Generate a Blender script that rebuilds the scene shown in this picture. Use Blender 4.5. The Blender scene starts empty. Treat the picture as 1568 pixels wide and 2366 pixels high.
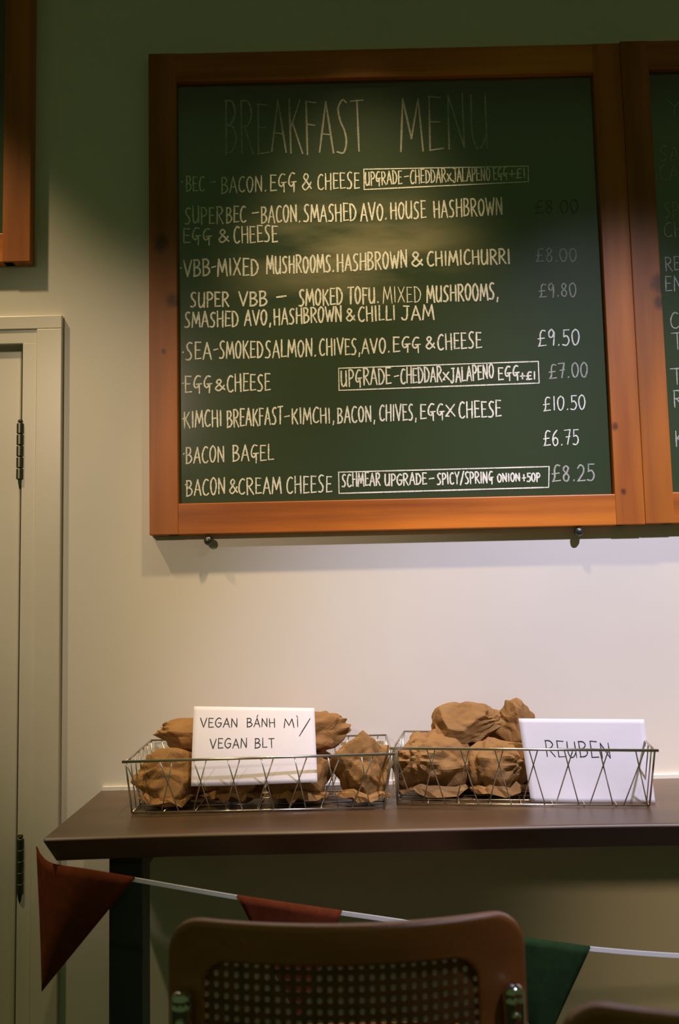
import bpy, bmesh, math, random
from mathutils import Vector, Matrix, noise

# ------------------------------------------------------------------ camera, world, lights, exposure
S = bpy.context.scene
COL = S.collection
H = 1.16                     # camera height
DIST = 1.77                  # camera to back wall
F, CX, CY = 2037.0, 784.0, 1183.0
yaw, pit, rol = (math.radians(a) for a in (0.067, 5.237, -1.261))
M0 = Matrix(((1, 0, 0), (0, 0, -1), (0, 1, 0)))
CAM = Matrix.Rotation(yaw, 3, 'Z') @ Matrix.Rotation(pit, 3, 'X') @ M0 @ Matrix.Rotation(rol, 3, 'Z')
cd = bpy.data.cameras.new('camera')
cam = bpy.data.objects.new('camera', cd)
COL.objects.link(cam)
cam.matrix_world = Matrix.Translation((0, -DIST, H)) @ CAM.to_4x4()
cd.sensor_fit = 'VERTICAL'
cd.sensor_height = 36.0
cd.lens = F / 2366 * 36
cd.dof.use_dof = True
cd.dof.focus_distance = 1.70
cd.dof.aperture_fstop = 3.4
cd.clip_start = 0.02
S.camera = cam

S.view_settings.view_transform = 'Standard'
S.view_settings.look = 'None'
S.view_settings.gamma = 1.0
S.view_settings.exposure = 0.0
S.view_settings.use_curve_mapping = False

w = bpy.data.worlds.new('dim_room')
S.world = w
w.use_nodes = True
w.node_tree.nodes['Background'].inputs[0].default_value = (0.68, 1.0, 0.33, 1)
w.node_tree.nodes['Background'].inputs[1].default_value = 0.070


def spot(name, loc, target, power, color, angle, blend, radius):
    l = bpy.data.lights.new(name, 'SPOT')
    l.energy = power
    l.color = color
    l.spot_size = math.radians(angle)
    l.spot_blend = blend
    l.shadow_soft_size = radius
    o = bpy.data.objects.new(name, l)
    COL.objects.link(o)
    o.location = loc
    o.rotation_euler = (Vector(target) - Vector(loc)).to_track_quat('-Z', 'Y').to_euler()
    return o


WARM = (1.0, 0.74, 0.40)
COOL = (0.82, 0.79, 1.0)
spot('downlight', (0.06, -0.52, H + 1.76), (0.06, 0, H + 0.05), 112, WARM, 38, 0.9, 0.03)
spot('downlight', (-1.20, -0.50, H + 1.76), (-0.48, 0, H - 0.20), 75, WARM, 37, 1.0, 0.03)
spot('downlight', (1.20, -0.52, H + 1.76), (1.10, 0, H + 0.02), 140, WARM, 41, 0.9, 0.03)
spot('fill_spot', (0.90, -1.50, H + 1.74), (0.48, 0, H - 0.32), 265, COOL, 41, 1.0, 0.04)  # added cool lamp, unseen, to brighten the lower right wall
spot('fill_spot', (-1.06, -2.0, H + 0.90), (-0.42, 0, H + 0.09), 58, (1.0, 0.76, 0.54), 35, 1.0, 0.06)  # added lamp below ceiling height, washing the left wall and door
spot('fill_spot', (1.7, -2.4, H + 0.65), (0.80, 0, H - 0.62), 70, (1.0, 0.72, 0.38), 19, 1.0, 0.10)  # added low lamp for the brown glow on the wall under the table


# ------------------------------------------------------------------ helpers
def at(px, py, Y=None, Z=None):
    """the point of the plane y = Y (or z = H + Z) that the photograph shows at a pixel"""
    d = CAM @ Vector((px - CX, -(py - CY), -F))
    t = (Y + DIST) / d.y if Y is not None else Z / d.z
    return Vector((0, -DIST, H)) + d * t


def link(name, me, mat, parent=None):
    o = bpy.data.objects.new(name, me)
    COL.objects.link(o)
    if mat:
        me.materials.append(mat)
    if parent:
        o.parent = parent
    return o


def obj(name, bm, mat, parent=None, smooth=False, bevel=0.0, seg=2, recalc=True):
    me = bpy.data.meshes.new(name)
    if recalc:
        bmesh.ops.recalc_face_normals(bm, faces=bm.faces)
    bm.to_mesh(me)
    bm.free()
    if smooth:
        for p in me.polygons:
            p.use_smooth = True
    o = link(name, me, mat, parent)
    if bevel:
        b = o.modifiers.new('bevel', 'BEVEL')
        b.width = bevel
        b.segments = seg
        b.limit_method = 'ANGLE'
    return o


def tag(o, label, cat, group=None, kind=None):
    o['label'] = label
    o['category'] = cat
    if group:
        o['group'] = group
    if kind:
        o['kind'] = kind
    return o


def thing(name, loc, label, cat, group=None, rz=0):
    o = bpy.data.objects.new(name, None)
    COL.objects.link(o)
    o.empty_display_size = 0.05
    o.location = loc
    o.rotation_euler = (0, 0, rz)
    return tag(o, label, cat, group)


def part_label(o, label):
    o['label'] = label
    return o


def box(bm, x0, x1, y0, y1, z0, z1):
    v = [bm.verts.new((x, y, z)) for z in (z0, z1) for y in (y0, y1) for x in (x0, x1)]
    for f in ((0, 2, 3, 1), (4, 5, 7, 6), (0, 1, 5, 4), (2, 6, 7, 3), (0, 4, 6, 2), (1, 3, 7, 5)):
        bm.faces.new([v[i] for i in f])


def boxes(*bs):
    bm = bmesh.new()
    for b in bs:
        box(bm, *b)
    return bm


def tube(bm, pts, r, n=8, closed=False):
    pts = [Vector(p) for p in pts]
    rings = []
    N = len(pts)
    prev = None
    for i, p in enumerate(pts):
        a = pts[i - 1] if (i > 0 or closed) else p
        b = pts[(i + 1) % N] if (i < N - 1 or closed) else p
        t = (b - a).normalized()
        if prev is None:
            u = t.cross(Vector((0, 0, 1)))
            if u.length < 1e-3:
                u = t.cross(Vector((1, 0, 0)))
        else:
            u = prev - t * prev.dot(t)
        u.normalize()
        prev = u
        v = t.cross(u)
        rr = r[i] if isinstance(r, (list, tuple)) else r
        rings.append([bm.verts.new(p + (u * math.cos(2 * math.pi * k / n) + v * math.sin(2 * math.pi * k / n)) * rr) for k in range(n)])
    for i in range(N if closed else N - 1):
        A, B = rings[i], rings[(i + 1) % N]
        for k in range(n):
            bm.faces.new((A[k], A[(k + 1) % n], B[(k + 1) % n], B[k]))
    if not closed:
        bm.faces.new(rings[0][::-1])
        bm.faces.new(rings[-1])


def smooth_path(pts, sub=5):
    P = [Vector(p) for p in pts]
    out = []
    for i in range(len(P) - 1):
        p0 = P[max(i - 1, 0)]
        p1, p2 = P[i], P[i + 1]
        p3 = P[min(i + 2, len(P) - 1)]
        for k in range(sub):
            t = k / sub
            out.append(0.5 * ((2 * p1) + (p2 - p0) * t + (2 * p0 - 5 * p1 + 4 * p2 - p3) * t * t + (3 * p1 - p0 - 3 * p2 + p3) * t ** 3))
    out.append(P[-1])
    return out


def lathe(bm, prof, origin, axis, n=20):
    """prof: (radius, distance along axis)"""
    q = Vector((0, 0, 1)).rotation_difference(Vector(axis))
    rings = []
    for r, d in prof:
        rings.append([bm.verts.new(Vector(origin) + q @ Vector((r * math.cos(2 * math.pi * k / n), r * math.sin(2 * math.pi * k / n), d))) for k in range(n)])
    for A, B in zip(rings, rings[1:]):
        for k in range(n):
            bm.faces.new((A[k], A[(k + 1) % n], B[(k + 1) % n], B[k]))
    bm.faces.new(rings[0][::-1])
    bm.faces.new(rings[-1])


# ------------------------------------------------------------------ materials
def mat(name, color, rough=0.6, metal=0.0, spec=0.5, coat=0.0, coat_ior=1.5, coat_rough=0.3):
    m = bpy.data.materials.new(name)
    m.use_nodes = True
    b = m.node_tree.nodes['Principled BSDF']
    b.inputs['Base Color'].default_value = (*color, 1)
    b.inputs['Roughness'].default_value = rough
    b.inputs['Metallic'].default_value = metal
    b.inputs['Specular IOR Level'].default_value = spec
    b.inputs['Coat Weight'].default_value = coat
    b.inputs['Coat IOR'].default_value = coat_ior
    b.inputs['Coat Roughness'].default_value = coat_rough
    return m


def nodes(m):
    nt = m.node_tree
    return nt, nt.nodes, nt.links, nt.nodes['Principled BSDF']


def noisy(m, c1, c2, scale=(1, 1, 1), nscale=8.0, detail=6.0, lo=0.3, hi=0.7, bump=0.0, bscale=None, bdist=0.001):
    """colour wandering between c1 and c2, in object coordinates, with an optional bump"""
    nt, N, L, b = nodes(m)
    tc = N.new('ShaderNodeTexCoord')
    mp = N.new('ShaderNodeMapping')
    mp.inputs['Scale'].default_value = scale
    L.new(tc.outputs['Object'], mp.inputs['Vector'])
    nz = N.new('ShaderNodeTexNoise')
    nz.inputs['Scale'].default_value = nscale
    nz.inputs['Detail'].default_value = detail
    L.new(mp.outputs[0], nz.inputs['Vector'])
    cr = N.new('ShaderNodeValToRGB')
    cr.color_ramp.elements[0].position = lo
    cr.color_ramp.elements[1].position = hi
    cr.color_ramp.elements[0].color = (*c1, 1)
    cr.color_ramp.elements[1].color = (*c2, 1)
    L.new(nz.outputs['Fac'], cr.inputs['Fac'])
    L.new(cr.outputs[0], b.inputs['Base Color'])
    if bump:
        n2 = N.new('ShaderNodeTexNoise')
        n2.inputs['Scale'].default_value = bscale or nscale
        n2.inputs['Detail'].default_value = 5
        L.new(mp.outputs[0], n2.inputs['Vector'])
        bp = N.new('ShaderNodeBump')
        bp.inputs['Strength'].default_value = bump
        bp.inputs['Distance'].default_value = bdist
        L.new(n2.outputs['Fac'], bp.inputs['Height'])
        L.new(bp.outputs[0], b.inputs['Normal'])
    return m, cr


def wood(name, dark, light, axis, knots=(), rough=0.45, fine=1.0, **kw):
    m = mat(name, light, rough, **kw)
    s = [26.0, 26.0, 26.0]
    s['xyz'.index(axis)] = 1.3
    m, cr = noisy(m, dark, light, scale=[a * fine for a in s], nscale=1.0, detail=8, lo=0.28, hi=0.66, bump=0.25, bscale=3.0, bdist=0.0006)
    nt, N, L, b = nodes(m)
    out = cr.outputs[0]
    tc = N.new('ShaderNodeTexCoord')
    # broad streaks
    mp = N.new('ShaderNodeMapping')
    s2 = [9.0, 9.0, 9.0]
    s2['xyz'.index(axis)] = 2.0
    mp.inputs['Scale'].default_value = s2
    L.new(tc.outputs['Object'], mp.inputs['Vector'])
    n2 = N.new('ShaderNodeTexNoise')
    n2.inputs['Scale'].default_value = 1.0
    n2.inputs['Detail'].default_value = 3
    L.new(mp.outputs[0], n2.inputs['Vector'])
    r2 = N.new('ShaderNodeMapRange')
    r2.inputs['From Min'].default_value = 0.35
    r2.inputs['From Max'].default_value = 0.68
    r2.inputs['To Min'].default_value = 0.72
    r2.inputs['To Max'].default_value = 1.1
    L.new(n2.outputs['Fac'], r2.inputs['Value'])
    mx = N.new('ShaderNodeMix')
    mx.data_type = 'RGBA'
    mx.blend_type = 'MULTIPLY'
    mx.inputs['Factor'].default_value = 1.0
    L.new(out, mx.inputs['A'])
    L.new(r2.outputs[0], mx.inputs['B'])
    out = mx.outputs['Result']
    for (p, rad) in knots:                       # dark knots of the plank
        mpk = N.new('ShaderNodeMapping')
        sc = [1.0, 1.0, 1.0]
        sc['xyz'.index(axis)] = 0.75
        mpk.inputs['Scale'].default_value = sc
        nk = N.new('ShaderNodeTexNoise')
        nk.inputs['Scale'].default_value = 45
        L.new(tc.outputs['Object'], nk.inputs['Vector'])
        av = N.new('ShaderNodeVectorMath')
        av.operation = 'MULTIPLY_ADD'
        av.inputs[1].default_value = (rad * .9,) * 3
        L.new(nk.outputs['Color'], av.inputs[0])
        L.new(tc.outputs['Object'], av.inputs[2])
        L.new(av.outputs[0], mpk.inputs['Vector'])
        dn = N.new('ShaderNodeVectorMath')
        dn.operation = 'DISTANCE'
        dn.inputs[1].default_value = [(a + rad * .45) * b_ for a, b_ in zip(p, sc)]
        L.new(mpk.outputs[0], dn.inputs[0])
        rk = N.new('ShaderNodeMapRange')
        rk.interpolation_type = 'SMOOTHSTEP'
        rk.inputs['From Min'].default_value = rad * 0.25
        rk.inputs['From Max'].default_value = rad
        rk.inputs['To Min'].default_value = 0.30
        rk.inputs['To Max'].default_value = 1.0
        L.new(dn.outputs['Value'], rk.inputs['Value'])
        m2 = N.new('ShaderNodeMix')
        m2.data_type = 'RGBA'
        m2.blend_type = 'MULTIPLY'
        m2.inputs['Factor'].default_value = 1.0
        L.new(out, m2.inputs['A'])
        L.new(rk.outputs[0], m2.inputs['B'])
        out = m2.outputs['Result']
    L.new(out, b.inputs['Base Color'])
    return m


WALL = mat('cream_wall_paint', (0.8, 0.75, 0.7), 0.75, spec=0.2)
noisy(WALL, (0.79, 0.735, 0.68), (0.82, 0.77, 0.71), nscale=3.0, bump=0.06, bscale=120, bdist=0.0008)
GLOSSW = mat('white_gloss_paint', (0.72, 0.67, 0.58), 0.35, spec=0.5)
noisy(GLOSSW, (0.70, 0.65, 0.56), (0.75, 0.70, 0.61), nscale=5)
BEAD = mat('white_sealant', (0.85, 0.85, 0.82), 0.4)
FLOOR = wood('dark_floorboards', (0.05, 0.03, 0.02), (0.10, 0.06, 0.035), 'x')
CEIL = mat('ceiling_paint', (0.5, 0.5, 0.42), 0.9)
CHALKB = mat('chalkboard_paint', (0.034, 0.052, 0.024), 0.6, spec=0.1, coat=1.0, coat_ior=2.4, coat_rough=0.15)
FR_Z = dict(dark=(0.34, 0.080, 0.008), light=(0.66, 0.19, 0.016))
TABLE = wood('dark_table_wood', (0.07, 0.037, 0.015), (0.125, 0.066, 0.028), 'x', rough=0.45, fine=0.6, coat=0.4, coat_ior=1.8, coat_rough=0.35)
BLACKM = mat('black_metal', (0.02, 0.028, 0.018), 0.45, coat=0.6, coat_ior=1.8)
STEEL = mat('basket_steel', (0.62, 0.58, 0.50), 0.28, metal=1.0)
CHROME = mat('chrome', (0.62, 0.64, 0.63), 0.12, metal=1.0)
HINGE = mat('hinge_steel', (0.13, 0.13, 0.10), 0.4, metal=1.0)
PAPER = mat('white_paper', (0.86, 0.82, 0.90), 0.8, spec=0.2)
noisy(PAPER, (0.84, 0.80, 0.88), (0.88, 0.84, 0.92), nscale=14, bump=0.15, bscale=25, bdist=0.003)
INK = mat('black_ink', (0.03, 0.03, 0.035), 0.6, spec=0.2)
CHAIRW = wood('chair_beech_stained', (0.36, 0.115, 0.030), (0.52, 0.175, 0.048), 'x', rough=0.4, coat=0.3, coat_ior=1.7)
CANE = mat('woven_cane', (0.20, 0.085, 0.03), 0.5)
noisy(CANE, (0.15, 0.06, 0.02), (0.24, 0.10, 0.04), nscale=60)
REDF = mat('red_felt', (0.33, 0.045, 0.02), 0.95, spec=0.1)
noisy(REDF, (0.15, 0.034, 0.014), (0.20, 0.047, 0.019), nscale=70, bump=0.2, bscale=400)
GREENF = mat('green_felt', (0.02, 0.07, 0.025), 0.95, spec=0.1)
noisy(GREENF, (0.018, 0.044, 0.015), (0.025, 0.058, 0.02), nscale=70, bump=0.2, bscale=400)
STRING = mat('white_tape', (0.85, 0.84, 0.86), 0.7)


def kraft(name, k):
    m = mat(name, (0.5, 0.25, 0.09), 0.72, spec=0.25)
    noisy(m, tuple(a * k for a in (0.40, 0.20, 0.062)), tuple(a * k for a in (0.54, 0.295, 0.105)), nscale=22, lo=0.25, hi=0.75, bump=0.35, bscale=60, bdist=0.002)
    return m


KRAFT = kraft('brown_kraft_paper', 0.64)


def chalk(name, color, lo, hi):
    """chalk on board: strokes break up a little into the grain of the board"""
    m = mat(name, color, 0.95, spec=0.1)
    noisy(m, tuple(0.16 + 0.25 * c for c in color), color, nscale=230, detail=3, lo=lo, hi=hi)
    return m


CHALK = chalk('white_chalk', (0.92, 0.90, 0.84), 0.26, 0.50)
DIMMED = chalk('dimmed_chalk', (0.16, 0.17, 0.13), 0.30, 0.70)  # chalk coloured darker for a price where the lamplight fades out
FAINT = chalk('thin_and_dimmed_chalk', (0.50, 0.50, 0.44), 0.30, 0.62)  # thin grey chalk; its darker colour also dims the heading and right board

# streaky wiped chalk smudge, with the yellowish glow of light there painted in
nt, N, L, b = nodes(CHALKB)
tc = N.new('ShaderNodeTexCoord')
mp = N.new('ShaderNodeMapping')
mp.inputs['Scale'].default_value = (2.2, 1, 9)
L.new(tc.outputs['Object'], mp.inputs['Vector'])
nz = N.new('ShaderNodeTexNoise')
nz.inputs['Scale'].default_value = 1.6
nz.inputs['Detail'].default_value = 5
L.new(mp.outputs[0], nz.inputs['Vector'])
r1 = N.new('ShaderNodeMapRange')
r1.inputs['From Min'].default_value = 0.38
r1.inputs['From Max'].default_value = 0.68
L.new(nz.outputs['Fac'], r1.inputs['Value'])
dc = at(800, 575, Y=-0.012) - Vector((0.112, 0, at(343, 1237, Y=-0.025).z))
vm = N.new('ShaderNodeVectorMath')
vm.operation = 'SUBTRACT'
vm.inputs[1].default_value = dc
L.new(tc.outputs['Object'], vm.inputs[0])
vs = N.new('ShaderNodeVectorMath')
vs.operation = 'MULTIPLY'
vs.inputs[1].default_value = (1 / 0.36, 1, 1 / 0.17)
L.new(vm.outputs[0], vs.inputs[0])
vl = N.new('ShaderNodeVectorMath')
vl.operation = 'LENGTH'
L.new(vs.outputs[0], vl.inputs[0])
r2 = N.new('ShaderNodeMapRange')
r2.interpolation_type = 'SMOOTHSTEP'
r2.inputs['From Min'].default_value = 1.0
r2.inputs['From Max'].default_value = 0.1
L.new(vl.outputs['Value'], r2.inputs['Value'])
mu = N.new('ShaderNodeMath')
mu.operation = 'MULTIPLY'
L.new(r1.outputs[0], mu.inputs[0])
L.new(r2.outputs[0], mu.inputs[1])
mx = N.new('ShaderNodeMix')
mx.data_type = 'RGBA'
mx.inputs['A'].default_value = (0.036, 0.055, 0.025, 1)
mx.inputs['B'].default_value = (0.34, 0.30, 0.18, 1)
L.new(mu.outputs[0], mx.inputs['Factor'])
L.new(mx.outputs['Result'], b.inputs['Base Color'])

# ------------------------------------------------------------------ the setting
def struct(name, bm, m, label, cat, **kw):
    return tag(obj(name, bm, m, **kw), label, cat, kind='structure')


# wall with the doorway left open
DX1 = at(50, 1300, Y=0).x            # right edge of the door opening
DZ = at(30, 797, Y=0).z              # top of the door opening
struct('wall_back', boxes((DX1, 2.6, 0, 0.12, 0, H + 1.8), (-2.6, DX1, 0, 0.12, DZ, H + 1.8), (-2.6, DX1 - 0.80, 0, 0.12, 0, DZ)), WALL,
       'cream painted wall behind the menu boards and the side table', 'wall')
struct('floor', boxes((-2.6, 2.6, -3.6, 0.6, -0.05, 0)), FLOOR, 'dark wooden floor under the table and chairs', 'floor')
struct('ceiling', boxes((-2.6, 2.6, -1.4, 0.12, H + 1.8, H + 1.86)), CEIL, 'plain ceiling above the wall of menu boards', 'ceiling')

# door on the left with its casing and hinges
dr = tag(bpy.data.objects.new('door_1', None), 'cream painted door at the left edge with a steel hinge', 'door', kind='structure')
COL.objects.link(dr)
dr.location = (DX1 - 0.4, 0, 0)
W2 = Matrix.Translation(-dr.location)


def child_of(o, root):
    """keep world-built geometry where it stands under a root away from the origin"""
    o.data.transform(Matrix.Translation(-Vector(root.location)))
    o.parent = root
    return o


gx, gz = 0.0060, 0.012
child_of(obj('door_panel', boxes((DX1 - 0.795, DX1 - gx, 0.004, 0.044, 0.008, DZ - gz)), GLOSSW, bevel=0.003), dr)
aw = at(139, 1300, Y=-0.011).x
az = at(60, 727, Y=-0.018).z
step = at(79, 1300, Y=-0.012).x
hz = DZ + (step - DX1)
bm = boxes((step, aw, -0.011, 0, 0, hz), (DX1, step, -0.0075, 0, 0, DZ + .002), (DX1 - 0.9, aw, -0.011, 0, hz, az), (DX1 - 0.9, step, -0.0075, 0, DZ, hz),
           (DX1, DX1 + 0.012, 0.001, 0.10, 0, DZ))
child_of(obj('door_casing', bm, GLOSSW, bevel=0.0015, seg=2), dr)
for (y0, y1) in ((977, 1108), (1934, 2064)):
    z1, z0 = at(47, y0, Y=-0.004).z, at(47, y1, Y=-0.004).z
    hx = at(47, (y0 + y1) / 2, Y=-0.006).x
    bm = bmesh.new()
    n = 5
    for k in range(n):
        a = z0 + (z1 - z0) * k / n
        c = z0 + (z1 - z0) * (k + 1) / n - 0.002
        lathe(bm, ((0.0068, 0), (0.0076, 0.001), (0.0076, c - a - 0.001), (0.0068, c - a)), (hx, -0.006, a), (0, 0, 1), 14)
    lathe(bm, ((0.003, 0), (0.006, 0.004), (0.0045, 0.008)), (hx, -0.006, z1 - 0.002), (0, 0, 1), 12)
    lathe(bm, ((0.0045, 0), (0.003, 0.012), (0.001, 0.02)), (hx, -0.006, z0), (0, 0, -1), 12)
    box(bm, hx - 0.004, hx + 0.004, -0.004, 0.010, z0 + 0.001, z1 - 0.003)
    child_of(part_label(obj('hinge', bm, HINGE, smooth=False), 'dull steel butt hinge'), dr)

ZT = H - 0.375                       # table top height
tl = at(240, 1825, Y=0).x
struct('trim_1', boxes((tl - 0.002, 1.5, -0.006, 0, ZT, ZT + 0.007)), BEAD, 'thin white strip where the table top meets the wall', 'trim')
struct('baseboard_back', boxes((DX1 + 0.08, 2.6, -0.015, 0, 0, 0.12)), GLOSSW, 'cream skirting board along the foot of the wall', 'baseboard', bevel=0.004)

# ------------------------------------------------------------------ menu boards
FY = -0.025                          # face of the frames
PY = -0.012                          # face of the chalk panels
bl, br = at(343, 1237, Y=FY), at(1494, 1210, Y=FY)
BX0, BX1 = -0.380, 0.604
BZ0, BZ1 = bl.z, H + 1.130
SW = 0.0585                          # stile width
RH = at(900, 1152, Y=FY).z - at(900, 1224, Y=FY).z


def board(name, x0, x1, z0, z1, label, knots_l=(), knots_r=(), tone=1.0):
    root = thing(name, ((x0 + x1) / 2, 0, z0), label, 'menu board')
    knots_l = [(Vector(p) - root.location, r) for p, r in knots_l]
    knots_r = [(Vector(p) - root.location, r) for p, r in knots_r]
    d = tuple(a * tone for a in FR_Z['dark'])
    l = tuple(a * tone for a in FR_Z['light'])
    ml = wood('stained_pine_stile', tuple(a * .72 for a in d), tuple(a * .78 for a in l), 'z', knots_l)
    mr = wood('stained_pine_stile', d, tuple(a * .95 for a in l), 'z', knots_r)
    mh = wood('stained_pine_rail', d, tuple(a * 1.15 for a in l), 'x')
    g = 0.0006
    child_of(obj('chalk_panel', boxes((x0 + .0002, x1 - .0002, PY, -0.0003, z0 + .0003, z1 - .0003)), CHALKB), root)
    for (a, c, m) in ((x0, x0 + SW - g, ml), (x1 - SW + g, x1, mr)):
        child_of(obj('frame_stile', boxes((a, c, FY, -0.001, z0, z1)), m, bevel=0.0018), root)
    for (a, c) in ((z0, z0 + RH), (z1 - RH, z1)):
        child_of(obj('frame_rail', boxes((x0 + SW * .6, x1 - SW * .6, FY + .0011, -0.001, a, c)), mh, bevel=0.0018), root)
    return root


kl = [(at(372, 560, Y=FY), 0.022), (at(397, 695, Y=FY), 0.016), (at(378, 812, Y=FY), 0.007)]
kr = [(at(1395, 905, Y=FY), 0.006), (at(1420, 985, Y=FY), 0.009), (at(1440, 1135, Y=FY), 0.008)]
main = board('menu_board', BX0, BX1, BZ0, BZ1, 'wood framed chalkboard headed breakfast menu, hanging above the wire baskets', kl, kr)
lx1 = at(70, 560, Y=FY).x
lz0 = at(40, 605, Y=FY).z
left_b = board('menu_board', lx1 - 0.98, lx1, lz0, lz0 + 0.92, 'wood framed board cut off by the left edge above the door', tone=1.05)
kr2 = [(at(1525, 655, Y=FY), 0.026), (at(1520, 700, Y=FY), 0.016)]
right_b = board('menu_board', BX1 + 0.0002, BX1 + 0.985, BZ0 + 0.001, BZ1 + 0.004, 'wood framed chalkboard cut off by the right edge, abutting the breakfast board', kr2, (), tone=1.0)

for (px, py, lab) in ((481, 1249, 'black round-headed peg under the left end of the breakfast board'),
                      (1338, 1228, 'black round-headed peg under the right end of the breakfast board')):
    p = at(px, py, Y=-0.02)
    bm = bmesh.new()
    lathe(bm, ((0.005, 0), (0.005, 0.012), (0.0088, 0.013), (0.0095, 0.017), (0.0075, 0.022), (0.003, 0.0245)), (p.x, 0, p.z), (0, -1, 0), 20)
    o = obj('support_peg', bm, BLACKM, smooth=True)
    tag(o, lab, 'peg', 'pegs under the breakfast board')

# ------------------------------------------------------------------ hand lettering: stroke alphabet
# each glyph: (relative width, strokes); a stroke starting with 'c' is drawn as a curve
G = {
    'A': (.85, [[(0, 0), (.52, 1), (1, -.02)], [(.2, .36), (.84, .34)]]),
    'B': (.75, [[(.06, -.03), (.08, 1)], ['c', (.02, .98), (.62, .97), (.8, .76), (.5, .56), (.1, .52)], ['c', (.1, .52), (.7, .48), (.95, .26), (.6, .04), (0, 0)]]),
    'C': (.75, [['c', (.95, .92), (.62, 1), (.25, .82), (.06, .45), (.2, .1), (.6, -.01), (.98, .1)]]),
    'D': (.8, [[(.1, -.02), (.08, 1)], ['c', (0, .98), (.5, .94), (.95, .6), (.85, .22), (.45, .02), (.02, 0)]]),
    'E': (.68, [[(.1, 0), (.12, 1)], [(.1, 1), (.95, .98)], [(.1, .53), (.8, .52)], [(.08, 0), (1, .03)]]),
    'F': (.65, [[(.1, -.04), (.12, 1)], [(.1, 1), (1, .97)], [(.1, .55), (.8, .53)]]),
    'G': (.85, [['c', (.85, .95), (.45, .98), (.12, .68), (.1, .36), (.4, .22), (.7, .42)], [(.4, .46), (1, .48)], [(.74, .47), (.72, -.12)]]),
    'g': (.85, [['c', (.92, .9), (.55, 1), (.1, .7), (.1, .25), (.5, 0), (.9, .2), (.92, .45)], [(.5, .46), (1, .46)]]),
    'H': (.82, [[(.08, 0), (.08, 1)], [(.92, -.03), (.92, 1)], [(.06, .5), (.94, .53)]]),
    'I': (.28, [[(.5, 0), (.5, 1)]]),
    'J': (.7, [['c', (.75, 1), (.74, .3), (.55, .02), (.2, 0), (0, .14)], [(.3, 1), (1, .98)]]),
    'K': (.8, [[(.1, -.02), (.1, 1)], [(.9, .98), (.14, .45)], [(.3, .55), (1, -.03)]]),
    'L': (.65, [[(.12, 1), (.1, .02), (1, .04)]]),
    'M': (1.05, [[(0, -.03), (.14, 1), (.5, .22), (.84, 1), (1, -.03)]]),
    'N': (.85, [[(.06, 0), (.08, 1), (.88, .02), (.9, 1.02)]]),
    'O': (.8, [['c', (.5, 1), (.15, .82), (.05, .45), (.25, .05), (.6, 0), (.92, .4), (.85, .82), (.5, 1)]]),
    'P': (.72, [[(.1, -.05), (.1, 1)], ['c', (.04, .98), (.6, .98), (.95, .74), (.7, .5), (.12, .44)]]),
    'R': (.8, [[(.1, -.02), (.1, 1)], ['c', (.04, .99), (.6, .98), (.88, .76), (.6, .54), (.12, .48)], [(.3, .5), (1, -.02)]]),
    'S': (.72, [['c', (.92, .95), (.55, 1), (.2, .84), (.3, .6), (.7, .4), (.82, .18), (.5, 0), (.02, .02)]]),
    'T': (.75, [[(.5, -.03), (.5, 1)], [(0, .98), (1, 1)]]),
    'U': (.82, [['c', (.08, 1), (.06, .35), (.25, .02), (.6, .05), (.86, .3)], [(.9, 1), (.9, 0)]]),
    'V': (.85, [[(0, 1), (.5, 0), (1, 1)]]),
    'W': (1.15, [[(0, 1), (.25, 0), (.5, .75), (.74, 0), (1, 1)]]),
    'X': (.8, [[(.05, 1), (.95, 0)], [(.95, 1), (0, 0)]]),
    'x': (.7, [[(.05, .75), (.95, .1)], [(.9, .8), (0, .1)], [(.3, .1), (.1, .1)]]),
    'Y': (.8, [[(0, 1), (.5, .5), (1, 1)], [(.5, .5), (.45, 0)]]),
    '&': (.9, [['c', (1, .05), (.5, .5), (.2, .78), (.42, 1), (.66, .8), (.3, .42), (.08, .2), (.35, -.02), (.7, .15), (.95, .45)]]),
    '·': (.3, [[(.3, .47), (.6, .5)]]),
    '-': (.6, [[(.05, .46), (.95, .52)]]),
    '.': (.3, [[(.4, 0), (.55, .05)]]),
    ',': (.35, [[(.6, .08), (.35, -.16)]]),
    '/': (.7, [[(0, -.1), (1, 1.05)]]),
    '+': (.8, [[(.05, .45), (.95, .47)], [(.5, .1), (.5, .85)]]),
    '£': (.85, [['c', (.95, .95), (.55, 1), (.3, .75), (.3, .3), (.1, .02)], [(0, 0), (.95, .04)], [(0, .46), (.8, .5)]]),
    '0': (.8, [['c', (.5, 1), (.12, .8), (.05, .4), (.3, 0), (.7, .05), (.95, .45), (.85, .85), (.5, 1)]]),
    '1': (.35, [[(.5, 0), (.5, 1)]]),
    '2': (.75, [['c', (.05, .8), (.4, 1), (.85, .85), (.8, .55), (.4, .22), (0, 0)], [(0, 0), (1, .03)]]),
    '5': (.75, [[(.25, 1), (.2, .55)], ['c', (.2, .55), (.65, .6), (.95, .3), (.6, 0), (.02, .04)], [(.22, 1), (1, 1)]]),
    '6': (.75, [['c', (.8, 1), (.25, .7), (.06, .3), (.35, 0), (.8, .12), (.8, .42), (.4, .5), (.1, .28)]]),
    '7': (.75, [[(0, .97), (.95, 1), (.45, 0)], [(.25, .5), (.9, .54)]]),
    '8': (.75, [['c', (.85, .85), (.5, 1), (.15, .8), (.4, .55), (.85, .3), (.6, 0), (.15, .08), (.15, .35), (.6, .58), (.85, .85)]]),
    '9': (.72, [['c', (.85, .8), (.5, 1), (.1, .8), (.2, .52), (.6, .52), (.88, .82), (.85, .4), (.72, -.03)]]),
    'Á': (.85, [[(0, 0), (.52, 1), (1, -.02)], [(.2, .36), (.84, .34)], [(.5, 1.14), (.68, 1.38)]]),
    'Ì': (.28, [[(.5, 0), (.5, 1)], [(.1, 1.36), (.5, 1.14)]]),
}
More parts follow.
